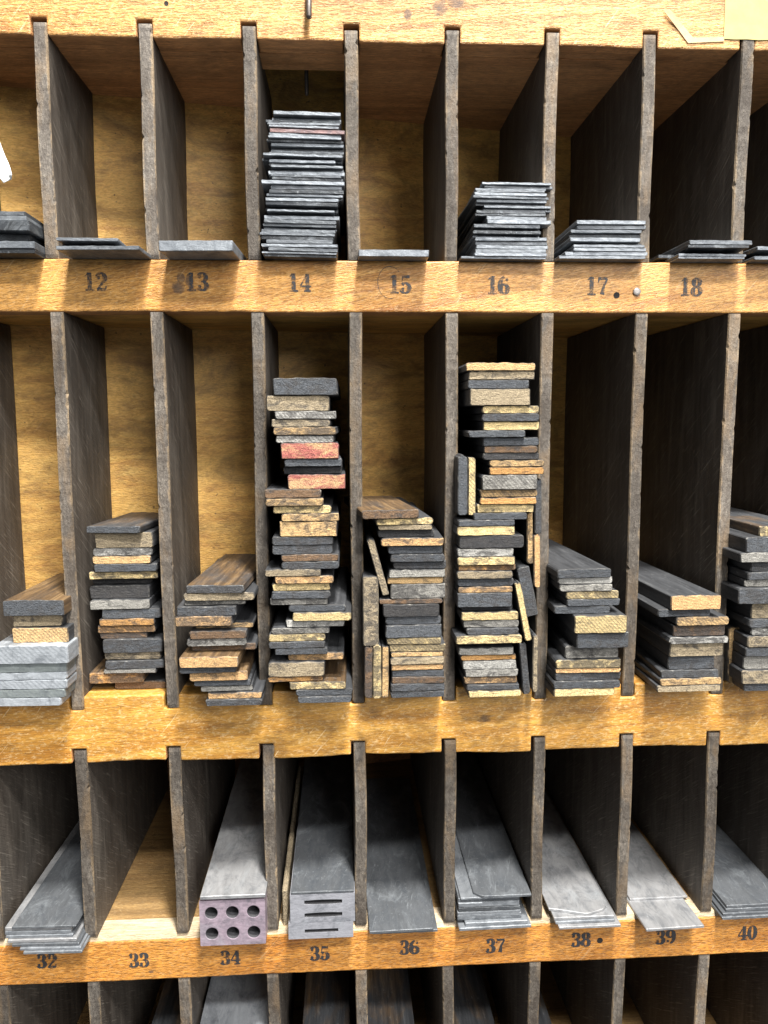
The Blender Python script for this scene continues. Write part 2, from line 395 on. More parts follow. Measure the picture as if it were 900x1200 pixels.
def divider(x, z0, z1, row, seed):
    """thin upright board: worn, slightly ragged front edge, square back"""
    rnd = random.Random(seed); L = depth(x, row) - .0008; h = z1 - z0; n = max(14, int(h / .0016))
    v = []; f = []; mi = []
    ph = rnd.random() * 9; lean = (rnd.random() - .5) * .0012
    y0 = -.0004 + (rnd.random()) * .0006
    jl = [rnd.random() for _ in range(n + 1)]; jr = [rnd.random() for _ in range(n + 1)]
    for i in range(n + 1):
        t = i / n; z = t * h; zz = z - h / 2
        s = lean * (t - .5) + .00025 * math.sin(t * 7 + ph)
        a = T / 2
        il = .00035 + .0009 * jl[i] ** 45
        ir = .00035 + .0009 * jr[i] ** 45
        fr = y0 + .00012 * rnd.random()
        if i in (0, n): fr += .0004
        v += [(-a + s, L, zz), (-a + s, y0 + il * 1.6 + .0003, zz), (-a + il + s, fr, zz), (a - ir + s, fr, zz), (a + s, y0 + ir * 1.6 + .0003, zz), (a + s, L, zz)]
    for i in range(n):
        b0 = 6 * i
        for q in range(6):
            f.append((b0 + q, b0 + (q + 1) % 6, b0 + 6 + (q + 1) % 6, b0 + 6 + q)); mi.append(1 if q in (1, 2, 3) else 0)
    f += [(5, 4, 3, 2, 1, 0), tuple(6 * n + q for q in range(6))]; mi += [1, 1]
    return link('divider', v, f, ['div_side', 'div_edge'], mi, parent=case, loc=(x, 0, z0 + h / 2))
for i, x in enumerate(XD[1:-1]):
    divider(x, ROWS[1][0] + .0002, ROWS[1][1] + .0042 + random.random() * .0012, 1, i)
    divider(x + .0004, ROWS[2][0] - .0062, ROWS[2][1] - .0002, 2, 20 + i)
    divider(x + .0008, ROWS[3][0] + .0002, ROWS[3][1] + .0058, 3, 40 + i)
    divider(x + .0006, ROWS[4][0] + .0002, ROWS[4][1] - .0002, 4, 60 + i)

# ------------------------------------------------------------------ printed numerals
def stroke(pts):
    """[(x, z, halfwidth)] -> outline quads"""
    v = []; f = []
    for i, (x, z, wd) in enumerate(pts):
        a = pts[max(0, i - 1)]; b = pts[min(len(pts) - 1, i + 1)]
        dx, dz = b[0] - a[0], b[1] - a[1]; l = math.hypot(dx, dz) or 1
        v += [(x - dz / l * wd, z + dx / l * wd), (x + dz / l * wd, z - dx / l * wd)]
    for i in range(len(pts) - 1): f.append((2 * i, 2 * i + 1, 2 * i + 3, 2 * i + 2))
    return v, f
def arc(cx, cz, rx, rz, a0, a1, wfn, n=18):
    return [(cx + rx * math.cos(math.radians(a0 + (a1 - a0) * i / n)), cz + rz * math.sin(math.radians(a0 + (a1 - a0) * i / n)), wfn(math.radians(a0 + (a1 - a0) * i / n))) for i in range(n + 1)]
fat = lambda a: .045 + .085 * abs(math.cos(a)) ** 1.3
def ball(cx, cz, r=.095): return [(cx - r, cz, .01), (cx - r * .7, cz, r * .72), (cx, cz, r), (cx + r * .7, cz, r * .72), (cx + r, cz, .01)]
DIG = {
 '0': [arc(.32, .5, .2, .45, 0, 360, fat, 30)],
 '1': [[(.32, .06, .115), (.32, .98, .115)], [(.08, .05, .05), (.56, .05, .05)], [(.10, .80, .03), (.24, .93, .05), (.34, .96, .03)]],
 '2': [arc(.31, .70, .20, .25, 165, -35, fat), [(.46, .54, .10), (.28, .32, .06), (.10, .08, .05)], [(.06, .08, .08), (.30, .08, .085), (.52, .08, .07)], [(.53, .05, .04), (.56, .28, .03)], ball(.16, .70)],
 '3': [arc(.29, .73, .19, .22, 160, -80, fat), arc(.29, .27, .22, .23, 80, -160, fat), ball(.15, .74), ball(.14, .24), [(.22, .51, .035), (.36, .51, .035)]],
 '4': [[(.43, .06, .11), (.43, .96, .11)], [(.42, .95, .04), (.06, .34, .04)], [(.03, .30, .05), (.64, .30, .05)], [(.24, .05, .045), (.62, .05, .045)]],
 '5': [[(.12, .90, .07), (.52, .90, .085)], [(.13, .92, .03), (.11, .50, .03)], arc(.28, .30, .22, .26, 140, -160, fat), ball(.15, .24)],
 '6': [arc(.32, .29, .20, .24, 0, 360, fat, 26), arc(.38, .48, .29, .46, 100, 215, fat), ball(.48, .78, .085)],
 '7': [[(.06, .88, .085), (.30, .89, .07), (.56, .90, .06)], [(.08, .95, .03), (.06, .66, .035)], [(.55, .88, .05), (.36, .50, .07), (.28, .04, .125)]],
 '8': [arc(.31, .74, .17, .20, 0, 360, fat, 24), arc(.31, .26, .21, .23, 0, 360, fat, 24)],
 '9': [arc(.32, .70, .20, .24, 0, 360, fat, 26), arc(.26, .52, .29, .46, -80, 35, fat), ball(.16, .22, .085)],
}
def numeral(txt, cx, cy, hpx, rail, mat, Y=-.0001):
    c = px(cx, cy, Y); top = px(cx, cy - hpx / 2, Y); H = 2 * (top.z - c.z); pitch = .64 * H
    for di, ch in enumerate(txt):
        v = []; f = []
        ox = (di - len(txt) / 2) * pitch
        for si, st in enumerate(DIG[ch]):
            sv, sf = stroke(st); b = len(v)
            v += [(ox + x * H, -si * .000012, (z - .5) * H) for x, z in sv]; f += [tuple(q + b for q in t) for t in sf]
        o = link('numeral', v, f, mat)
        o.parent = rail; o.location = Vector((c.x, Y - .00005, c.z)) - rail.location
for t, x, y in (('12', 112, 330), ('13', 231, 330), ('14', 351, 331), ('15', 469, 333), ('16', 584, 334), ('17', 700, 335), ('18', 810, 336)):
    numeral(t, x, y, 22, rail_1, 'ink_worn')
for t, x, y in (('32', 55, 1126), ('33', 163, 1125), ('34', 270, 1122), ('35', 375, 1117), ('36', 480, 1110), ('37', 581, 1108), ('38', 681, 1101), ('39', 780, 1098), ('40', 876, 1093)):
    numeral(t, x, y, 17, rail_3, 'ink')
# the blurred off-print beside 13, ink smudges
def pencil():
    c = px(457, 331, -.0001); v, f = stroke([(x * .0052, z * .0066, .00012) for x, z, _ in arc(0, 0, 1, 1, 40, 290, lambda a: 1, 26)])
    o = link('pencil_mark', [(x, 0, z) for x, z in v], f, 'ink_worn'); o.parent = rail_1; o.location = Vector((c.x, -.00009, c.z)) - rail_1.location
def smudge(x, y, wpx, hpx, rail, mat, seed, name='ink_smudge', n=22):
    rnd = random.Random(seed); c = px(x, y, -.0001); q = px(x + wpx / 2, y - hpx / 2, -.0001); a, b = q.x - c.x, q.z - c.z
    v = [(0, 0, 0)] + [(a * math.cos(k / n * 6.283) * (.9 + .2 * rnd.random()), 0, b * math.sin(k / n * 6.283) * (.9 + .2 * rnd.random())) for k in range(n)]
    o = link(name, v, [(0, 1 + k, 1 + (k + 1) % n) for k in range(n)], mat); o.parent = rail; o.location = Vector((c.x, -.00008, c.z)) - rail.location
smudge(209, 337, 15, 16, rail_1, 'smear', 1); smudge(212, 326, 9, 13, rail_1, 'smear', 3); smudge(221, 329, 7, 15, rail_1, 'smear', 2)
pencil()
smudge(515, 9, 20, 22, rail_top, 'smear', 4); smudge(478, 17, 9, 14, rail_top, 'smear', 5); smudge(535, 3, 22, 12, rail_top, 'smear', 9)
smudge(567, 842, 26, 9, rail_2, 'smear', 6); smudge(177, 1139, 6, 3, rail_3, 'smear', 8)

def disc(name, x, y, rpx, mat, rail, hgt, dome=False):
    c = px(x, y, 0); r = abs(px(x + rpx, y, 0).x - c.x); n = 20; v = []; f = []
    rings = [(1, 0), (1, -hgt), (.75, -hgt * 1.25 if dome else -hgt * .9), (.4, -hgt * 1.4 if dome else -hgt * .3)]
    for rr, yy in rings: v += [(r * rr * math.cos(k / n * 6.2832), yy, r * rr * math.sin(k / n * 6.2832)) for k in range(n)]
    for q in range(3):
        for k in range(n): f.append((q * n + k, q * n + (k + 1) % n, (q + 1) * n + (k + 1) % n, (q + 1) * n + k))
    f.append(tuple(3 * n + k for k in range(n)))
    o = link(name, v, f, mat, smooth=False); o.parent = rail; o.location = Vector((c.x, 0, c.z)) - rail.location
disc('nail_head', 746, 342, 4.3, 'nail', rail_1, .0007, True)
disc('nail_hole', 722.5, 346, 3.6, 'hole', rail_1, .00012); disc('nail_hole', 703, 1102, 3.4, 'hole', rail_3, .00012)  # dark discs on the surface, the depth of the holes only painted
disc('nail_hole', 195, 4, 2.6, 'hole', rail_top, .00012)

# ------------------------------------------------------------------ strips and blocks
PAL = {'K': (.085, .092, .102), 'D': (.040, .040, .042), 'G': (.27, .26, .235), 'L': (.42, .41, .38), 'T': (.53, .35, .165), 'Y': (.64, .49, .24),
       'O': (.50, .27, .095), 'B': (.17, .105, .060), 'R': (.36, .115, .095), 'E': (.36, .29, .19), 'V': (.60, .37, .17)}
LOOK = {'K': 'ink-blackened', 'D': 'dark black', 'G': 'weathered grey', 'L': 'pale grey', 'T': 'tan-ended', 'Y': 'pale yellow-ended', 'O': 'orange-brown', 'B': 'dark brown', 'R': 'red-stained', 'E': 'speckled tan-grey', 'V': 'light orange-ended'}
def ordn(i):
    w_ = ['topmost', 'second', 'third', 'fourth', 'fifth', 'sixth', 'seventh', 'eighth', 'ninth', 'tenth', 'eleventh', 'twelfth']
    w_ += ['thirteenth', 'fourteenth', 'fifteenth', 'sixteenth', 'seventeenth', 'eighteenth', 'nineteenth']
    if i < len(w_): return w_[i]
    t, u = divmod(i + 1, 10); tens = {2: 'twent', 3: 'thirt', 4: 'fort'}[t]
    return tens + ('ieth' if u == 0 else 'y-' + w_[u - 1].replace('topmost', 'first'))
def prism(name, wd, th, L, mats, seed, chip=.00035, corner=.0007, yaw=0., roll=0., loc=(0, 0, 0), col=(1, 1, 1), alpha=0., notch=None, skew=0.):
    """strip lying front-to-back: ragged sawn front outline with rounded corners, extruded along +Y. origin: middle of the front's lower edge"""
    rnd = random.Random(seed); out = []
    c = min(corner, th * .32); nx = max(4, int(wd / .0022)); bow = (rnd.random() - .5) * th * .07
    def j(s=1.): return (rnd.random() - .5) * chip * s
    def cr(): return c * (.4 + 1.1 * rnd.random())
    a = wd / 2; c1, c2, c3, c4 = cr(), cr(), cr(), cr()
    out += [(-a + c1 + (wd - c1 - c2) * i / nx, j(.5) if 0 < i < nx else 0) for i in range(nx + 1)]
    out += [(a - c2 * .3, c2 * .3), (a + j(), c2 + .0001), (a + j(), th - c3 - .0001), (a - c3 * .3, th - c3 * .3)]
    out += [(a - c3 - (wd - c3 - c4) * i / nx, th + bow * math.sin(math.pi * i / nx) + (j(1.) if 0 < i < nx else 0)) for i in range(nx + 1)]
    out += [(-a + c4 * .3, th - c4 * .3), (-a + j(), th - c4 - .0001), (-a + j(), c1 + .0001), (-a + c1 * .3, c1 * .3)]
    n = len(out); v = []; f = []; mi = []
    ch = min(.0006, th * .25)
    dents = [(rnd.random() - .5) * chip * .35 for _ in range(n)]
    for i in range(nx + 1): dents[nx + 5 + nx - i] = dents[i]
    st = [(0, .0), (ch, 1), (L * .5, 1), (L - ch, 1), (L, 0)]
    for k, (y, full) in enumerate(st):
        for q, (x, z) in enumerate(out):
            s = 1.0 if full else 1 - min(ch, th * .2) / max(wd, .001) * 1.2
            zz = z if full else th / 2 + (z - th / 2) * (1 - ch * .9 / th)
            yy = y + (dents[q] if k == 0 else 0) + (skew * x / a if k < 2 else 0)
            if notch and k < 2: yy += notch(x / a)
            v.append((x * s, yy, zz))
    for k in range(len(st) - 1):
        for q in range(n):
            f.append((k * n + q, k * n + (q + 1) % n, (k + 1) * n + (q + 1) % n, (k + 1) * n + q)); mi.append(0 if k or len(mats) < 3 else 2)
    # front cap fan, a little uneven so that the sawn end is not flat
    tb = [nx + 5 + i for i in range(nx + 1)][::-1]          # upper edge, left to right
    mid = []
    for i in range(nx + 1):
        mid.append(len(v)); p0, p1 = v[i], v[tb[i]]
        v.append(((p0[0] + p1[0]) / 2, (p0[1] + p1[1]) / 2 + (rnd.random() - .5) * .00008, (p0[2] + p1[2]) / 2))
    for i in range(nx):
        f += [(mid[i], mid[i + 1], i + 1, i), (tb[i], tb[i + 1], mid[i + 1], mid[i])]; mi += [1, 1]
    f += [(nx, mid[nx], tb[nx], nx + 4, nx + 3, nx + 2, nx + 1), (mid[0], 0, n - 1, n - 2, n - 3, n - 4, tb[0])]; mi += [1, 1]
    b0 = (len(st) - 1) * n; f.append(tuple(b0 + q for q in range(n))); mi.append(1)
    o = link(name, v, f, mats, mi, loc=loc)
    o.rotation_euler = (0, roll, yaw); o.color = tuple(col) + (alpha,)
    return o
def stack(slot_desc, group, data, floor, row, kind='wood', mats=None, pr=None, length=None, extra_back=0.006, base_y=None, cat='wood strip', noun='wood strip', name='wood_strip'):
    """data rows, top first: (x0, x1, ytop, ybot, colour, opts) measured on the photograph's front faces.
    The stack's overhang comes from where its lowest edge shows against the shelf it stands on."""
    xl, yl = (data[-1][0] + data[-1][1]) / 2, data[-1][3]
    if pr is None:
        lo_, hi_ = -.02, .03
        for _ in range(40):
            md = (lo_ + hi_) / 2
            if px(xl, yl, -md).z > floor: hi_ = md        # below eye level: nearer is higher
            else: lo_ = md
        pr = max(-.006, min(.016, (lo_ + hi_) / 2))
    ztop = px(data[0][0], data[0][2], -pr).z
    # boundaries
    zb = floor; res = []
    tot = sum(max(.5, d[3] - d[2]) for d in data); scale = (ztop - floor) / tot
    for i in range(len(data) - 1, -1, -1):
        x0, x1, y0, y1, code = data[i][:5]; op = data[i][5] if len(data[i]) > 5 else {}
        th = max(.0007, (y1 - y0) * scale)
        dy = op.get('dy', (random.random() - .5) * .0022); Y = -pr + dy
        ym = (y0 + y1) / 2
        a, b = px(x0, ym, Y), px(x1, ym, Y); wd = b.x - a.x; xc = (a.x + b.x) / 2
        L = op.get('L', min(depth(xc, row) - Y - .002 - random.random() * extra_back, length or 9))
        c = code[0]; saw = 's' in code
        pal = PAL[c]; jt = 1 + (random.random() - .5) * .3
        if kind == 'lead':
            g = .09 + random.random() * .13
            if c == 'l': g = .24
            if c == 'd': g = .045
            col = (g * .90, g * .98, g * 1.07)
            if c == 'R': col = (.17, .105, .10)
            mt = ['lead', 'lead_saw' if saw else 'lead']; chip, cor = .00022, .0003
        else:
            col = tuple(min(.85, q * jt) for q in pal)
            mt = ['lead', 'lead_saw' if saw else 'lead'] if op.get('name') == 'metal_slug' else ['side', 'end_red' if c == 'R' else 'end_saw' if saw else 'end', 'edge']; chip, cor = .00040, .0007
        if op.get('name') == 'metal_slug': col = {'L': (.44, .47, .50), 'G': (.26, .29, .285)}[c]
        thick = th > .0046
        nm = op.get('name', name if not (thick and kind == 'wood') else 'wood_block')
        nn = op.get('noun', noun if not (thick and kind == 'wood') else noun.replace('strip', 'block'))
        o = prism(nm, wd, th - .00004, L, mt, str(slot_desc) + str(i), chip, cor, op.get('yaw', (random.random() - .5) * .05), op.get('roll', 0.0), (xc, Y, zb), col, op.get('br', random.random() * .42))
        if kind == 'lead': look = {'l': 'bright grey', 'd': 'dark grey', 'R': 'reddish-tarnished'}.get(c, 'dull grey')
        else: look = LOOK[c] + (' saw-marked' if saw else '')
        tag(o, op.get('label', f'{look} {nn}, {ordn(i)} from top {slot_desc}').replace('topmost from top', 'topmost'), op.get('cat', nn if kind != 'wood' else cat.replace('strip', nn.split()[-1])), group)
        zb += th; res.append(o)
    return pr

F1, F2, F3, F4 = ROWS[1][0], ROWS[2][0], ROWS[3][0], ROWS[4][0]
WG = 'wood strips stacked in the tall slots'
st = lambda n: f'in tall slot under number {n}'
# tall slot left of the one under 12
stack('in tall slot beside the one under 12', WG, [
 (2, 75, 704, 720, 'K', {'br': .84, 'dy': -.001, 'yaw': -.03}), (15, 73, 720, 733, 'E', {'dy': .002}), (14, 80, 733, 749, 'Ts', {'dy': 0}),
 (-10, 80, 760, 779, 'Ls', {'name': 'metal_slug', 'noun': 'metal slug', 'cat': 'metal slug', 'dy': -.0045}), (-12, 79, 779, 789, 'G', {'name': 'metal_slug', 'noun': 'metal slug', 'cat': 'metal slug', 'dy': -.003}),
 (-11, 79, 789, 797, 'L', {'name': 'metal_slug', 'noun': 'metal slug', 'cat': 'metal slug', 'dy': -.003}), (-11, 79, 797, 807, 'Ls', {'name': 'metal_slug', 'noun': 'metal slug', 'cat': 'metal slug', 'dy': -.003}),
 (-12, 77, 807, 816, 'Gs', {'name': 'metal_slug', 'noun': 'metal slug', 'cat': 'metal slug', 'dy': -.003}), (-12, 72, 816, 825, 'L', {'name': 'metal_slug', 'noun': 'metal slug', 'cat': 'metal slug', 'dy': -.003})], F2, 2)
stack(st(12), WG, [
 (99, 165, 616, 624, 'K', {'br': .62, 'dy': -.003, 'yaw': -.10}), (111, 179, 625, 643, 'E'), (109, 178, 643, 652, 'L'), (108, 177, 652, 661, 'T'), (110, 184, 661, 670, 'K'), (104, 184, 670, 679, 'Y'),
 (108, 178, 679, 687, 'D', {'dy': .006}), (105, 175, 687, 702, 'D', {'dy': .002}), (105, 175, 702, 713, 'G'), (119, 188, 713, 724, 'K'), (116, 181, 724, 732, 'O'), (114, 181, 732, 741, 'Os'), (117, 172, 741, 748, 'B'),  # first strip here is added, dark wood standing in for a shadow gap
 (120, 190, 748, 764, 'K'), (122, 189, 764, 773, 'E'), (123, 192, 773, 783, 'K'), (121, 183, 783, 788, 'G'), (104, 168, 788, 801, 'O', {'dy': .001, 'br': .8}), (134, 195, 801, 810, 'B', {'dy': .003})], F2, 2)
stack(st(13), WG, [
 (217, 286, 686, 695, 'K', {'br': .74, 'dy': -.001, 'yaw': -.06}), (215, 298, 695, 704, 'E', {'dy': .0}), (216, 288, 704, 710, 'G', {'dy': .002}), (207, 277, 710, 721, 'K'), (205, 272, 721, 732, 'V', {'dy': -.001}), (229, 297, 732, 738, 'T', {'dy': .004}),
 (222, 289, 738, 747, 'B'), (219, 288, 747, 756, 'L'), (225, 300, 756, 764, 'B', {'dy': .004}), (209, 279, 766, 778, 'V', {'dy': -.005, 'br': 1.1}), (210, 277, 778, 786, 'K', {'dy': -.003}), (222, 290, 786, 797, 'V', {'dy': -.001, 'br': 1.0}), (227, 294, 797, 804, 'K'),
 (235, 296, 804, 811, 'G', {'dy': .001}), (243, 307, 811, 818, 'V', {'dy': -.001}), (241, 307, 818, 826, 'K', {'dy': -.0015})], F2, 2)
stack(st(14), WG, [
 (320, 395, 443, 462, 'K'), (312, 386, 462, 480, 'E', {'dy': .002}), (322, 394, 480, 489, 'Ls'), (318, 387, 489, 498, 'E'), (320, 394, 498, 507, 'T'), (323, 392, 507, 516, 'Ls'), (329, 397, 516, 534, 'R'), (333, 401, 534, 543, 'K'), (332, 400, 543, 552, 'D', {'dy': .003}),
 (337, 405, 552, 569, 'R'), (310, 376, 569, 579, 'B'), (311, 379, 579, 588, 'T'), (320, 388, 588, 597, 'Y'), (330, 397, 597, 606, 'T'), (327, 395, 606, 624, 'T'), (319, 390, 624, 634, 'K'), (319, 390, 634, 645, 'K'), (329, 397, 645, 653, 'B'), (330, 397, 653, 662, 'K'),
 (310, 376, 662, 670, 'E'), (322, 391, 670, 679, 'V'), (319, 387, 679, 688, 'Y'), (318, 387, 688, 697, 'K'), (316, 384, 697, 705, 'G'), (338, 405, 705, 713, 'K'), (343, 411, 713, 723, 'Y', {'dy': -.0015}), (335, 404, 723, 732, 'L'), (318, 386, 732, 739, 'Gs'),
 (315, 381, 739, 748, 'Y'), (315, 381, 748, 756, 'K'), (322, 384, 756, 764, 'K'), (337, 403, 764, 773, 'V', {'dy': .002}), (314, 380, 773, 790, 'E', {'dy': -.001}), (314, 379, 790, 797, 'O', {'dy': .0}), (339, 405, 797, 806, 'Y', {'dy': -.001, 'br': 1.0}), (347, 413, 806, 814, 'K', {'dy': -.001}), (349, 412, 814, 822, 'K', {'dy': -.002})], F2, 2)
p15 = stack(st(15), WG, [
 (424, 492, 597, 607, 'B', {'br': .85, 'dy': -.003, 'yaw': .12, 'L': .062}), (441, 508, 605, 613, 'Y', {'dy': -.001, 'yaw': .07}), (443, 507, 613, 619, 'E'), (443, 509, 619, 628, 'D'), (447, 520, 628, 637, 'V', {'dy': -.002}), (455, 519, 637, 647, 'K'), (458, 521, 647, 656, 'K'), (461, 523, 656, 665, 'K'), (456, 522, 665, 674, 'G'),
 (454, 520, 674, 682, 'T'), (458, 522, 682, 699, 'G'), (444, 519, 699, 705, 'B'), (449, 515, 705, 720, 'D'), (452, 517, 720, 730, 'K'), (452, 518, 730, 745, 'K'), (453, 517, 745, 753, 'Ys'), (456, 522, 753, 762, 'Ys'), (458, 520, 762, 768, 'T'), (458, 521, 768, 777, 'E'), (458, 520, 777, 784, 'V'),
 (459, 521, 784, 792, 'K'), (459, 521, 792, 800, 'B'), (458, 522, 800, 809, 'K'), (458, 521, 809, 817, 'K')], F2, 2)
p16 = stack(st(16), WG, [
 (546, 628, 425, 434, 'T'), (549, 627, 434, 444, 'E'), (548, 620, 444, 454, 'K'), (551, 622, 454, 473, 'E'), (565, 632, 473, 482, 'Y'), (565, 632, 482, 491, 'K'), (566, 632, 491, 501, 'Y'), (549, 616, 501, 509, 'K'), (566, 632, 509, 519, 'K'), (567, 630, 519, 527, 'B'), (566, 632, 527, 535, 'D'),
 (574, 638, 535, 543, 'T'), (574, 638, 543, 552, 'O'), (565, 630, 552, 569, 'Gs'), (563, 630, 569, 578, 'Ts'), (563, 629, 578, 586, 'O'), (559, 626, 586, 596, 'Y'), (555, 618, 596, 604, 'K'), (537, 604, 604, 611, 'K'), (536, 604, 611, 622, 'Y'), (538, 614, 622, 637, 'D'), (536, 602, 637, 647, 'L'), (537, 604, 647, 657, 'Y'),
 (537, 605, 657, 664, 'O'), (536, 601, 664, 673, 'E'), (536, 602, 673, 683, 'K'), (537, 601, 683, 690, 'V'), (536, 600, 690, 707, 'K'), (540, 601, 707, 713, 'D', {'dy': .003}), (541, 608, 713, 723, 'Y'), (543, 608, 723, 732, 'G'), (547, 608, 732, 740, 'K'), (534, 612, 740, 750, 'Y', {'dy': -.002}), (538, 605, 750, 756, 'D', {'dy': .004}),  # last strip here is a dark filler added for the shaded gap
 (538, 602, 756, 765, 'G'), (540, 605, 765, 772, 'O'), (542, 605, 772, 783, 'L'), (545, 607, 783, 792, 'G'), (544, 606, 792, 801, 'V'), (547, 609, 801, 808, 'K'), (549, 611, 808, 816, 'Y', {'dy': -.001})], F2, 2)
stack(st(17), WG, [
 (653, 717, 667, 677, 'K', {'dy': -.001, 'br': .05, 'yaw': .04}), (654, 718, 677, 685, 'L'), (656, 718, 685, 693, 'G'), (664, 726, 693, 702, 'Ys'), (665, 727, 702, 710, 'K'), (650, 715, 710, 719, 'K'), (674, 735, 719, 739, 'Ys', {'dy': -.004}), (676, 737, 739, 757, 'K', {'dy': -.003}), (663, 725, 757, 772, 'G', {'dy': .001}),
 (652, 728, 772, 782, 'Y', {'dy': -.001}), (651, 727, 782, 788, 'V'), (651, 728, 788, 797, 'K'), (649, 727, 797, 806, 'K'), (649, 721, 806, 815, 'Y', {'dy': -.001})], F2, 2)
stack(st(18), WG, [
 (786, 846, 697, 713, 'V', {'dy': -.003, 'br': .0, 'yaw': .03}), (771, 833, 713, 722, 'K', {'dy': -.001}), (793, 855, 722, 732, 'Ts', {'dy': -.002}), (789, 850, 732, 745, 'B'), (785, 854, 745, 753, 'L', {'dy': -.002}), (785, 848, 753, 769, 'E'), (783, 837, 769, 785, 'K'), (775, 842, 785, 794, 'K'), (774, 846, 794, 802, 'T', {'dy': -.001}), (770, 844, 802, 810, 'E', {'dy': -.001})], F2, 2)
stack('in tall slot past the one under 18', WG, [
 (890, 952, 617, 628, 'Y', {'br': .6, 'dy': .0}), (875, 940, 628, 644, 'K'), (868, 935, 651, 661, 'G', {'dy': -.002}), (880, 945, 667, 678, 'K'), (876, 940, 678, 686, 'K'), (873, 936, 686, 694, 'G'), (866, 934, 694, 711, 'K', {'dy': -.002}), (880, 944, 713, 730, 'E', {'dy': .001}), (878, 944, 731, 740, 'K'),
 (880, 944, 740, 749, 'L'), (876, 944, 749, 761, 'E'), (874, 942, 761, 771, 'K'), (871, 940, 771, 786, 'G'), (870, 938, 786, 801, 'E'), (872, 938, 801, 810, 'K')], F2, 2)

UG = 'wood strips standing on end beside the stacks'
def upright(x_b, y_b, x_t, y_t, wpx, code, label, pr, row, L=None, on=None):
    """strip standing on end beside a stack; lower middle and upper middle of its front as seen in the photograph"""
    a, b = px(x_b, y_b, -pr), px(x_t, y_t, -pr); wd = px(x_b + wpx / 2, y_b, -pr).x - px(x_b - wpx / 2, y_b, -pr).x
    if on is not None: a.z = on
    roll = math.atan2(b.x - a.x, b.z - a.z); H = math.hypot(b.x - a.x, b.z - a.z)
    if on is not None and abs(roll) > .01: a.z += wd / 2 * abs(math.sin(roll))
    c = code[0]
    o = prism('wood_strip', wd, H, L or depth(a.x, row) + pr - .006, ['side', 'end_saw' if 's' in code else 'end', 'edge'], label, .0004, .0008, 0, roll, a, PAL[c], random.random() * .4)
    tag(o, label, 'wood strip', UG); return o
z757 = px(440, 757, -.006).z
upright(432, 824, 432, 757.5, 9.5, 'B', 'brown wood strip upright against divider, left of yellow one, under number 15', p15, 2, on=F2)
upright(442, 824, 442, 757.5, 9.5, 'Y', 'pale yellow upright wood strip between two upright strips under number 15', p15 + .001, 2, on=F2)
upright(451.6, 824, 451.6, 757.5, 8.5, 'T', 'tan upright wood strip touching the flat stack under number 15', p15, 2, on=F2)
zt = F2 + (px(442, 757.5, -p15).z - F2)
upright(434.5, 757, 434.5, 676, 18.5, 'E', 'wide grey and rusty brown block standing on three upright strips under 15', p15, 2, on=zt + .0002)
upright(452, 698, 434, 633, 8.5, 'Es', 'tan strip leaning at a slant on the stack under number 15', p15, 2)
upright(542, 604, 542, 535, 11.5, 'K', 'blackened upright strip in the gap beside divider under number 16', p16 - .002, 2)
upright(553, 604, 553, 536, 9, 'Ys', 'yellow saw-marked upright strip beside a blackened one under number 16', p16 - .002, 2)
upright(631, 626, 631, 561, 7.5, 'K', 'blackened upright strip standing on an orange one under number 16', p16 - .003, 2)
upright(629.8, 689, 629.8, 627, 7.5, 'V', 'orange-brown upright strip against the divider under number 16', p16 - .003, 2)
upright(621.5, 661, 621.5, 600, 7, 'T', 'tan upright strip right beside the stack under number 16', p16 - .004, 2)
upright(624, 722, 613, 665, 15, 'K', 'dark leaning block with tan streak wedged beside the stack under 16', p16 - .003, 2)
upright(619.5, 751, 606.5, 683, 8, 'Y', 'pale yellow strip leaning against the stack under number 16', p16 + .001, 2)
upright(617.5, 808, 612, 754, 8, 'K', 'blackened leaning strip at the foot of the stack under 16', p16 - .001, 2, on=F2)
upright(627, 808, 628, 745, 6, 'E', 'tan-grey upright strip against divider at the foot under 16', p16 - .003, 2, on=F2)
upright(861, 808, 862, 735, 15, 'T', 'light tan block standing upright beside the stack past number 18', .004, 2, on=F2)

# ---- shallow slots, row of thin leads
LG = 'thin metal strips stacked in the shallow slots'
def leads(n, rows, pr, L, desc=None):
    d = []
    for r in rows:
        op = dict(r[5]) if len(r) > 5 else {}
        op.setdefault('dy', (random.random() - .5) * .0016); op.setdefault('yaw', (random.random() - .5) * .04); op.setdefault('L', L); op.setdefault('roll', .006 + random.random() * .018 if n == 14 else random.random() * .012 if n == 16 else 0.)
        code = r[4] if len(r) > 4 else 'm'
        if len(rows) > 6 and r[3] - r[2] >= 5.5:                     # two leads where the photo shows a pair
            md = r[2] + (r[3] - r[2]) * (.4 + .2 * random.random()); j = lambda: (random.random() - .5) * 5
            o1 = dict(op); o2 = dict(op); o1['dy'] = (random.random() - .5) * .003; o2['dy'] = random.random() * .0042 - .0005
            o2['yaw'] = (random.random() - .5) * .06
            d.append((r[0], r[1], r[2], md, code, o1)); d.append((r[0] + j(), r[1] + j(), md, r[3], random.choice('mmd') if code != 'R' else 'd', o2))
        else: d.append((r[0], r[1], r[2], r[3], code, op))
    stack(desc or f'in shallow slot numbered {n}', LG, d, F1, 1, kind='lead', pr=pr, name='lead_strip', noun='metal strip', cat='metal strip')
PAL.update({'m': PAL['G'], 'l': PAL['L'], 'd': PAL['K']})
leads(11, [(-40, 29, 246, 251, 'm'), (-40, 31, 251, 257, 'm'), (-40, 34, 257, 268, 'd'), (-38, 34, 268, 278, 'd', {'dy': .004}), (-40, 40, 282, 290, 'm'), (-40, 41, 290, 295, 'd')], .010, .050, 'in shallow slot beside the one numbered 12')  # recessed dark strip stands in for the shaded underside above
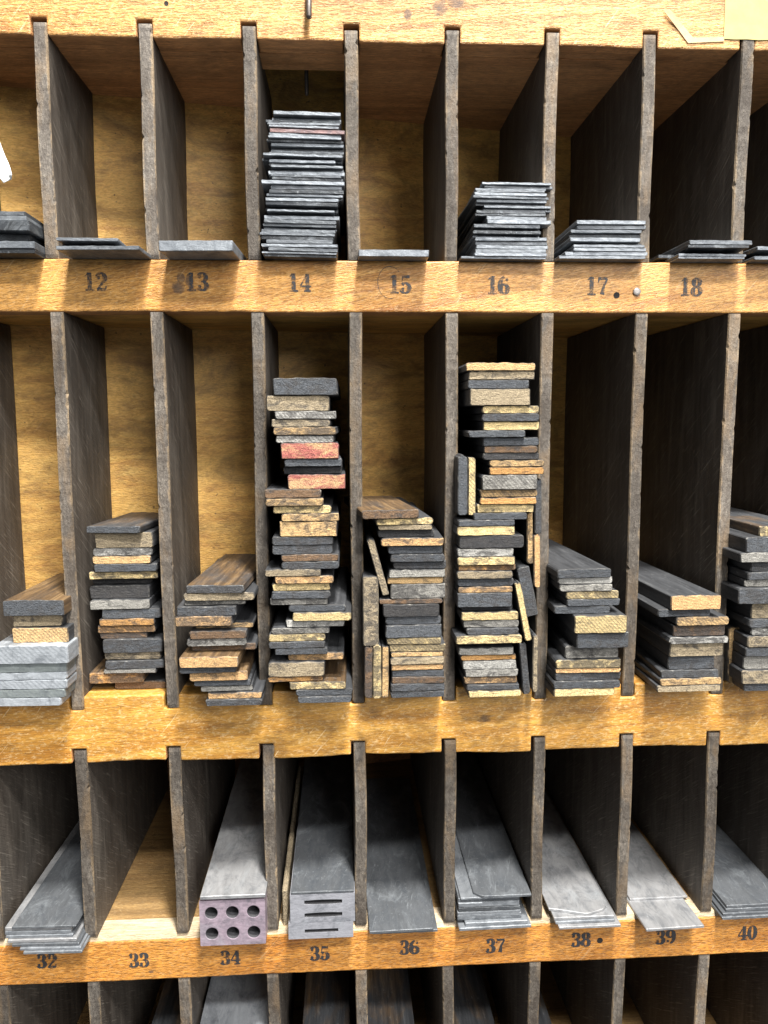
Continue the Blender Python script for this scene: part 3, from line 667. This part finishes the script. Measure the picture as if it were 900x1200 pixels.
leads(12, [(66, 138, 278, 282, 'm', {'yaw': .03, 'dy': .0}), (72, 134, 282, 287, 'd', {'dy': .006}), (65, 163, 287, 292, 'm', {'yaw': -.03, 'dy': 0})], .017, .052)  # second strip is added, a recessed dark piece for the shaded gap
leads(13, [(185, 273, 281, 292, 'l', {'yaw': -.04, 'dy': 0})], .016, .058)
leads(14, [(320, 399, 130, 139, 'm', {'roll': .012}), (311, 400, 139, 145, 'd'), (315, 397, 145, 151, 'm'), (316, 404, 151, 156, 'R'), (315, 400, 156, 160, 'm'), (314, 400, 160, 166, 'l'), (317, 403, 166, 174, 'l'), (317, 403, 174, 180, 'm'), (308, 402, 180, 186, 'm'), (315, 393, 186, 193, 'l'),
 (317, 402, 193, 199, 'm'), (314, 404, 199, 204, 'l'), (317, 400, 204, 210, 'm'), (306, 404, 210, 215, 'l'), (317, 401, 215, 220, 'm'), (315, 403, 220, 225, 'd'), (312, 402, 225, 231, 'm'), (311, 397, 231, 235, 'l'), (311, 396, 235, 245, 'd'), (313, 392, 245, 251, 'm'), (309, 398, 251, 256, 'l'), (309, 394, 256, 261, 'm'), (308, 394, 261, 267, 'm'),
 (306, 393, 267, 275, 'm'), (306, 391, 275, 280, 'd'), (312, 390, 280, 285, 'm'), (306, 396, 285, 289, 'l'), (314, 396, 289, 294, 'm'), (307, 395, 294, 300, 'l')], .007, .059)
leads(15, [(420, 503, 292, 299.5, 'm', {'dy': 0, 'yaw': .0})], .008, .063)
leads(16, [(565, 646, 213, 219, 'l'), (557, 640, 219, 225, 'm'), (556, 641, 225, 232, 'l'), (558, 641, 232, 239, 'm'), (567, 646, 239, 245, 'm'), (558, 640, 245, 252, 'd'), (570, 641, 252, 257, 'm'), (571, 646, 257, 262, 'l'), (555, 633, 262, 270, 'm'), (554, 634, 271, 278, 'd'), (557, 641, 278, 287, 'm'), (558, 642, 287, 292, 'm'), (557, 640, 292, 297, 'm'), (556, 641, 297, 301, 'l'), (540, 640, 301, 304, 'm')], .005, .067)
leads(17, [(676, 757, 258, 263, 'l'), (676, 757, 263, 268, 'm'), (669, 752, 269, 279, 'm'), (668, 751, 279, 284, 'l'), (690, 752, 284, 288, 'd', {'dy': .003}), (672, 756, 288, 296, 'm'), (662, 759, 296, 301, 'l'), (655, 757, 301, 305, 'm')], .006, .072)
leads(18, [(808, 882, 283, 289, 'm', {'dy': -.003}), (806, 878, 289, 293, 'd', {'dy': -.003}), (772, 866, 293, 298, 'd', {'dy': .010}), (795, 875, 298, 302, 'm'), (795, 873, 302, 305, 'l')], .008, .076)
leads(19, [(887, 965, 289, 294, 'm'), (889, 965, 294, 300, 'd', {'dy': .006}), (884, 965, 300, 305, 'm')], .007, .080, 'in shallow slot past the one numbered 18')

# ---- deep slots: long metal strips and hollow furniture
DG = 'long metal strips lying in the deep slots'
def flat(n, x0, x1, yb, th, pr, z, L, shade, label, yaw=0., notch=None, dy=0, skew=0., alt=None, roll=0.):
    """one long strip; x0..x1 measured on its front edge at pixel row yb"""
    a, b = px(x0, yb, -pr), px(x1, yb, -pr)
    g = {'l': .33, 'm': .24, 'd': .13, 'b': .14, 'k': .08}[shade]
    o = prism('lead_strip', b.x - a.x, th, L, ['lead', 'lead'], label, .00018, .0003, yaw, roll, ((a.x + b.x) / 2, -pr, z), (g * .93, g * .99, g * 1.06) if shade != 'l' else (g, g, g * 1.01), 0, notch, skew)
    tag(o, label, 'metal strip', DG); return z + th
def pile(n, rows, z=None):
    """rows bottom first"""
    z = z or F3 + .0001
    for i, (x0, x1, yb, th, pr, L, sh, kw) in enumerate(rows):
        k = len(rows) - 1 - i; where = f'{ordn(k)} from top in deep slot numbered {n}'.replace('topmost from top', 'topmost')
        z = flat(n, x0, x1, yb, th, pr, z, L, sh, f'{dict(l="pale grey", m="mid grey", d="dark grey", b="bluish dark grey", k="blackened")[sh]} long metal strip, {where}', **kw) + .00003
    return z
R_ = lambda a: (random.random() - .5) * a
pile(32, [(26, 96, 1108, .0012, .010, .135, 'm', {'yaw': -.024}), (22, 95, 1106, .0011, .009, .135, 'm', {'yaw': -.028}), (13, 93, 1104, .0013, .008, .135, 'd', {'yaw': -.028}), (8, 90, 1101, .0014, .007, .135, 'l', {'yaw': -.020}), (6, 86, 1098, .0014, .006, .134, 'm', {'yaw': -.020}), (5, 84, 1094, .0016, .0055, .134, 'm', {'yaw': -.020}), (5, 84, 1089, .0016, .005, .134, 'l', {'yaw': -.016}), (13, 89, 1083, .0009, .006, .134, 'b', {'yaw': -.020})])
pile(36, [(436, 513, 1096, .0012, .006, .15, 'b', {'yaw': .0}), (433, 508, 1094, .0012, .007, .15, 'b', {'yaw': .02})])
zz = pile(37, [(538, 623, 1089, .0014, .006, .155, 'm', {'yaw': .02}), (545, 619, 1085, .0016, .005, .155, 'm', {'yaw': .008}), (536, 611, 1079, .0013, .003, .155, 'd', {}), (536, 611, 1076, .0015, .003, .155, 'm', {}), (536, 610, 1071, .0013, .003, .155, 'm', {}), (537, 610, 1067, .0022, .003, .155, 'k', {}), (537, 609, 1061, .0022, .003, .155, 'm', {}),
  (537, 609, 1055, .0016, .002, .155, 'b', {}), (540, 609, 1051, .0010, .003, .155, 'm', {'yaw': .008}), (556, 623, 1048, .0012, .004, .155, 'b', {'yaw': .004, 'notch': lambda t: max(0, -t - .72) * .012})])
pile(38, [(655, 728, 1088, .0012, .008, .158, 'l', {'yaw': .004}), (651, 721, 1083, .0013, .006, .158, 'm', {'yaw': .004}), (649, 720, 1080, .0013, .005, .158, 'l', {'yaw': .004}),
  (646, 716, 1075, .0013, .0045, .056, 'l', {'yaw': .004, 'notch': lambda t: .0045 * max(0, abs(t - .18) - .12) ** .8 + (.002 if t > .95 else 0)})])
pile(39, [(757, 826, 1089, .0013, .0115, .155, 'l', {'yaw': .035}), (738, 806, 1055, .0011, -.009, .150, 'l', {'yaw': .012})])
pile(40, [(846, 925, 1078, .0014, .006, .16, 'b', {'yaw': .012}), (847, 925, 1074, .0012, .005, .16, 'd', {'yaw': .014}), (850, 928, 1070, .0015, .004, .16, 'b', {'yaw': .014}), (851, 929, 1067, .0014, .0035, .16, 'b', {'yaw': .014})])

def pierced_block(name, x0, x1, yb, H, pr, z, L, holes, label, mat_col, group):
    """metal block whose front is pierced: holes are ('c', u, v, r) round or ('s', u0, u1, v0, v1) slits, in metres from the front's lower left"""
    a, b = px(x0, yb, -pr), px(x1, yb, -pr); W = b.x - a.x
    v = []; f = []; mi = []
    us = sorted({0, W} | {q for h in holes for q in h['cell'][:2]}); vs = sorted({0, H} | {q for h in holes for q in h['cell'][2:]})
    cells = {(round(h['cell'][0], 6), round(h['cell'][2], 6)): h for h in holes}
    def addf(pts, m_): 
        i0 = len(v); v.extend(pts); f.append(tuple(range(i0, i0 + len(pts)))); mi.append(m_)
    for i in range(len(us) - 1):
        for k in range(len(vs) - 1):
            u0, u1, v0, v1 = us[i], us[i + 1], vs[k], vs[k + 1]
            h = cells.get((round(u0, 6), round(v0, 6)))
            if not h: addf([(u0, 0, v0), (u1, 0, v0), (u1, 0, v1), (u0, 0, v1)], 1); continue
            n = 32; inner = []; outer = []
            cu, cv = (u0 + u1) / 2, (v0 + v1) / 2
            for q in range(n):
                t = (q + .5) / n * 6.28318 ; c, s_ = math.cos(t), math.sin(t)
                k1 = min((u1 - u0) / 2 / max(1e-9, abs(c)), (v1 - v0) / 2 / max(1e-9, abs(s_)))
                outer.append((cu + c * k1, cv + s_ * k1))
                if 'r' in h: inner.append((cu + h['r'] * c, cv + h['r'] * s_))
                else:
                    hu, hv = h['hu'], h['hv']; k2 = min(hu / max(1e-9, abs(c)), hv / max(1e-9, abs(s_))); inner.append((cu + c * k2, cv + s_ * k2))
            corners = [(u1, v1), (u0, v1), (u0, v0), (u1, v0)]
            for q in range(n):
                q2 = (q + 1) % n
                o1, o2 = outer[q], outer[q2]
                pts = [(inner[q][0], 0, inner[q][1]), (o1[0], 0, o1[1])]
                # insert the cell corner where the ray jumps from one side to the next
                if abs(o1[0] - o2[0]) > 1e-7 and abs(o1[1] - o2[1]) > 1e-7:
                    cc = min(corners, key=lambda p: math.hypot(p[0] - o1[0], p[1] - o1[1]) + math.hypot(p[0] - o2[0], p[1] - o2[1])); pts.append((cc[0], 0, cc[1]))
                pts += [(o2[0], 0, o2[1]), (inner[q2][0], 0, inner[q2][1])]
                addf(pts, 1)
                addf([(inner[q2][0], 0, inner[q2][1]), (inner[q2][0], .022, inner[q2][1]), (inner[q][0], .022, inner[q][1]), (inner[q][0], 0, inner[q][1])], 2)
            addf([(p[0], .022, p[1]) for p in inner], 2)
    for pts in ([(0, 0, 0), (0, L, 0), (W, L, 0), (W, 0, 0)], [(0, 0, H), (W, 0, H), (W, L, H), (0, L, H)], [(0, 0, 0), (0, 0, H), (0, L, H), (0, L, 0)], [(W, 0, 0), (W, L, 0), (W, L, H), (W, 0, H)], [(0, L, 0), (0, L, H), (W, L, H), (W, L, 0)]): addf(pts, 0)
    o = link(name, v, f, ['lead', 'lead', 'inside'], mi, loc=(a.x, -pr, z)); o.color = mat_col + (0,)
    import bmesh
    bm = bmesh.new(); bm.from_mesh(o.data); bmesh.ops.remove_doubles(bm, verts=bm.verts, dist=1e-6); bm.to_mesh(o.data); bm.free()
    bevel(o, .0004, 2)
    tag(o, label, 'metal block', group); return z + H
# slot 34: hollow block with six holes under a long strip
pr = .009
zt = px(272, 1055, -pr).z; Hh = zt - F3 - .0001
W = px(311, 1080, -pr).x - px(234, 1080, -pr).x
cw, chh = W / 3, Hh / 2
hl = []
for i in range(3):
    for k in range(2):
        u = W * (.18 + .32 * i); vv = Hh * (.27 + .46 * k); e = .0032
        hl.append({'cell': (u - e, u + e, vv - e, vv + e), 'r': .00275})
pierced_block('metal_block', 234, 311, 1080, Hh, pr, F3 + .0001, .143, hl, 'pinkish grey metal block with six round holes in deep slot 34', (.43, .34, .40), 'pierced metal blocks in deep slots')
z = F3 + .0001 + Hh + .0012
tag(prism('lead_strip', W * .9, .00115, .13, ['lead', 'lead'], 'sp34', .0002, .0003, 0, 0, (px(272, 1055, -pr).x, -pr + .004, F3 + .00013 + Hh), (.16, .17, .18), 0), 'thin dark strip standing in for the shaded gap above six-hole block in slot 34', 'metal strip', DG)  # dark strip painted in where the gap over the block is shaded
flat(34, 234, 311, 1048, .0016, pr + .0008, z, .142, 'l', 'bright grey long strip lying on top of six-hole block in slot 34')
# slot 35: two slit blocks under a dark strip
pr = .007
z1_ = F3 + .0001; z2 = px(377, 1081, -pr).z; z3 = px(377, 1047.5, -pr).z
W = px(415, 1070, -pr).x - px(339, 1070, -pr).x
H1 = z2 - z1_; H2 = z3 - z2 - .0001
e = .0016
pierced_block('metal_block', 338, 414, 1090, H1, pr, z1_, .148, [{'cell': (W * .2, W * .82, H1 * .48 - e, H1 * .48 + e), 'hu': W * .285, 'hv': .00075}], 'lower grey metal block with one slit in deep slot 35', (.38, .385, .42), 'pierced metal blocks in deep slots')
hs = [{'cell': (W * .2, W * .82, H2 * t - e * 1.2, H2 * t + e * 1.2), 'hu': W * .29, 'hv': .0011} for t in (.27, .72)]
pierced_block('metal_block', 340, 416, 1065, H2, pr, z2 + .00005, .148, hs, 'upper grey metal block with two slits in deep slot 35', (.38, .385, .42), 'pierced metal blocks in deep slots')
flat(35, 341, 415, 1046, .0011, pr, z3 + .0001, .148, 'd', 'dark long metal strip lying on the slit blocks in slot 35')
a = px(335.5, 1088, .003)
o = prism('wood_strip', .0024, .017, .13, ['end', 'end'], 'w35', .0003, .0006, -.0, 0, (a.x - .0004, .003, F3 + .0001), PAL['E'], .9)
tag(o, 'thin tan wood strip on edge between divider and slit blocks in slot 35', 'wood strip')

# ---- lowest row, mostly out of frame
BG = 'long strips in the lowest slots'
def low(x0, x1, ytop, Yb, code, label, nm, cat, H=None):
    """strip whose flat top first shows at pixel row ytop at depth Yb"""
    t = px((x0 + x1) / 2, 1200, Yb); xa, xb = px(x0, 1195, .0).x, px(x1, 1195, .0).x
    ztop = t.z; L = .13
    if nm == 'lead_strip': mt, col = ['lead', 'lead'], (.34, .36, .385)
    else: mt, col = ['side', 'end'], PAL[code]
    o = prism(nm, xb - xa, ztop - F4 - .0001, L, mt, label, .0003, .0006, 0, 0, ((xa + xb) / 2, -.004, F4 + .0001), col, .62 if nm != 'lead_strip' else 0)
    tag(o, label, cat, BG)
low(228, 312, 1152, .010, 'G', 'thick pile of grey metal in the lowest slot below 34', 'lead_strip', 'metal block')
low(351, 410, 1160, .020, 'B', 'brown wood block in the lowest slot below 35', 'wood_block', 'wood block')
low(431, 490, 1162, .020, 'B', 'dark brown wood block in the lowest slot below 36', 'wood_block', 'wood block')
low(152, 205, 1183, .035, 'B', 'brown wood block in the lowest slot below 33', 'wood_block', 'wood block')
low(540, 598, 1183, .035, 'O', 'brown wood block in the lowest slot below 37', 'wood_block', 'wood block')
low(640, 672, 1184, .035, 'T', 'tan wood block in the lowest slot below 38', 'wood_block', 'wood block')

# ---- nails, paper, tape
def rod(name, p0, p1, r, mat, n=12):
    p0, p1 = Vector(p0), Vector(p1); d = (p1 - p0).normalized(); u = d.orthogonal().normalized(); q = d.cross(u); v = []; f = []
    prof = [(0, .55), (.02, .95), (.5, 1.0), (.97, .96), (1, .6)]
    for t, rr in prof:
        c = p0.lerp(p1, t) - p0; v += [c + (u * math.cos(k / n * 6.2832) + q * math.sin(k / n * 6.2832)) * r * rr for k in range(n)]
    for s_ in range(len(prof) - 1):
        for k in range(n): f.append((s_ * n + k, s_ * n + (k + 1) % n, s_ * n + n + (k + 1) % n, s_ * n + n + k))
    f += [tuple(range(n - 1, -1, -1)), tuple((len(prof) - 1) * n + k for k in range(n))]
    return link(name, v, f, mat, loc=p0, smooth=True)
a = px(362, 21, -.006)
tag(rod('nail', a, (a.x, .0005, a.z + .018), .0012, 'iron'), 'dark iron nail sticking down from top rail above number 14', 'nail')
b = px(359.5, 112, .040)
tag(rod('nail', b, (b.x, .040, Z(196) - .0002), .0010, 'iron'), 'dark iron rod hanging at the back of shallow slot 14', 'nail')
# yellowed paper glued to the top rail
p = px(848, 46, -.0003); q = px(990, -70, -.0003); v = []; f = []; nx_, nz_ = 10, 8
for k in range(nz_ + 1):
    for i in range(nx_ + 1):
        s_, t_ = i / nx_, k / nz_
        v.append((s_ * (q.x - p.x), -.00012 - .0004 * (random.random() * .4 + .6 * (1 - t_) ** 4), t_ * (Z(204) - p.z) + (random.random() - .5) * .0003 * (k == 0)))
for k in range(nz_):
    for i in range(nx_): f.append((k * (nx_ + 1) + i, k * (nx_ + 1) + i + 1, (k + 1) * (nx_ + 1) + i + 1, (k + 1) * (nx_ + 1) + i))
o = link('paper_label', v, f, 'paper_y', loc=(p.x, 0, p.z)); so = o.modifiers.new('thickness', 'SOLIDIFY'); so.thickness = .00015
tag(o, 'blank yellowed paper label pasted on the top rail', 'paper label')
# curled scrap of old tape beside it
pts = [(776, 15), (783, 13), (800, 30), (812, 45), (848, 43.5), (848, 49), (806, 51), (795, 36)]
c = px(806, 40, 0); v = []
for i, (x, y) in enumerate(pts):
    w_ = px(x, y, 0); v.append((w_.x - c.x, -.0004 - (.0012 if i < 2 else 0), w_.z - c.z))
o = link('tape_scrap', v, [(7, 6, 3, 2), (0, 7, 2, 1), (3, 6, 5, 4)], 'tape', loc=(c.x, 0, c.z)); so = o.modifiers.new('thickness', 'SOLIDIFY'); so.thickness = .0002
tag(o, 'curled strip of yellowed tape beside the paper label on the top rail', 'tape')
# white card in the shallow slot past the frame's edge, its corner showing
a, b, c_ = px(14, 205, .006), px(-1, 168, .004), px(4, 215, .006)
d_ = Vector((b.x - a.x, 0, b.z - a.z)); fx = Vector((c_.x - a.x, 0, c_.z - a.z)); v = []; f = []
for i in range(7):
    t = i / 6
    for k in range(4):
        q = d_ * (t * 1.3) + fx * (k / 3) + Vector((-.004 * k / 3 * t, .0009 * math.sin(t * 5 + k) + (.0016 if k == 1 else 0), .0004 * math.sin(3 * k + 9 * t)))
        v.append(tuple(q))
for i in range(6):
    for k in range(3): f.append((4 * i + k, 4 * i + k + 1, 4 * i + k + 5, 4 * i + k + 4))
o = link('paper_slip', v, f, 'paper_w', loc=a); so = o.modifiers.new('thickness', 'SOLIDIFY'); so.thickness = .0012
tag(o, 'folded white paper slip poking out of the shallow slot beside 12', 'paper slip')
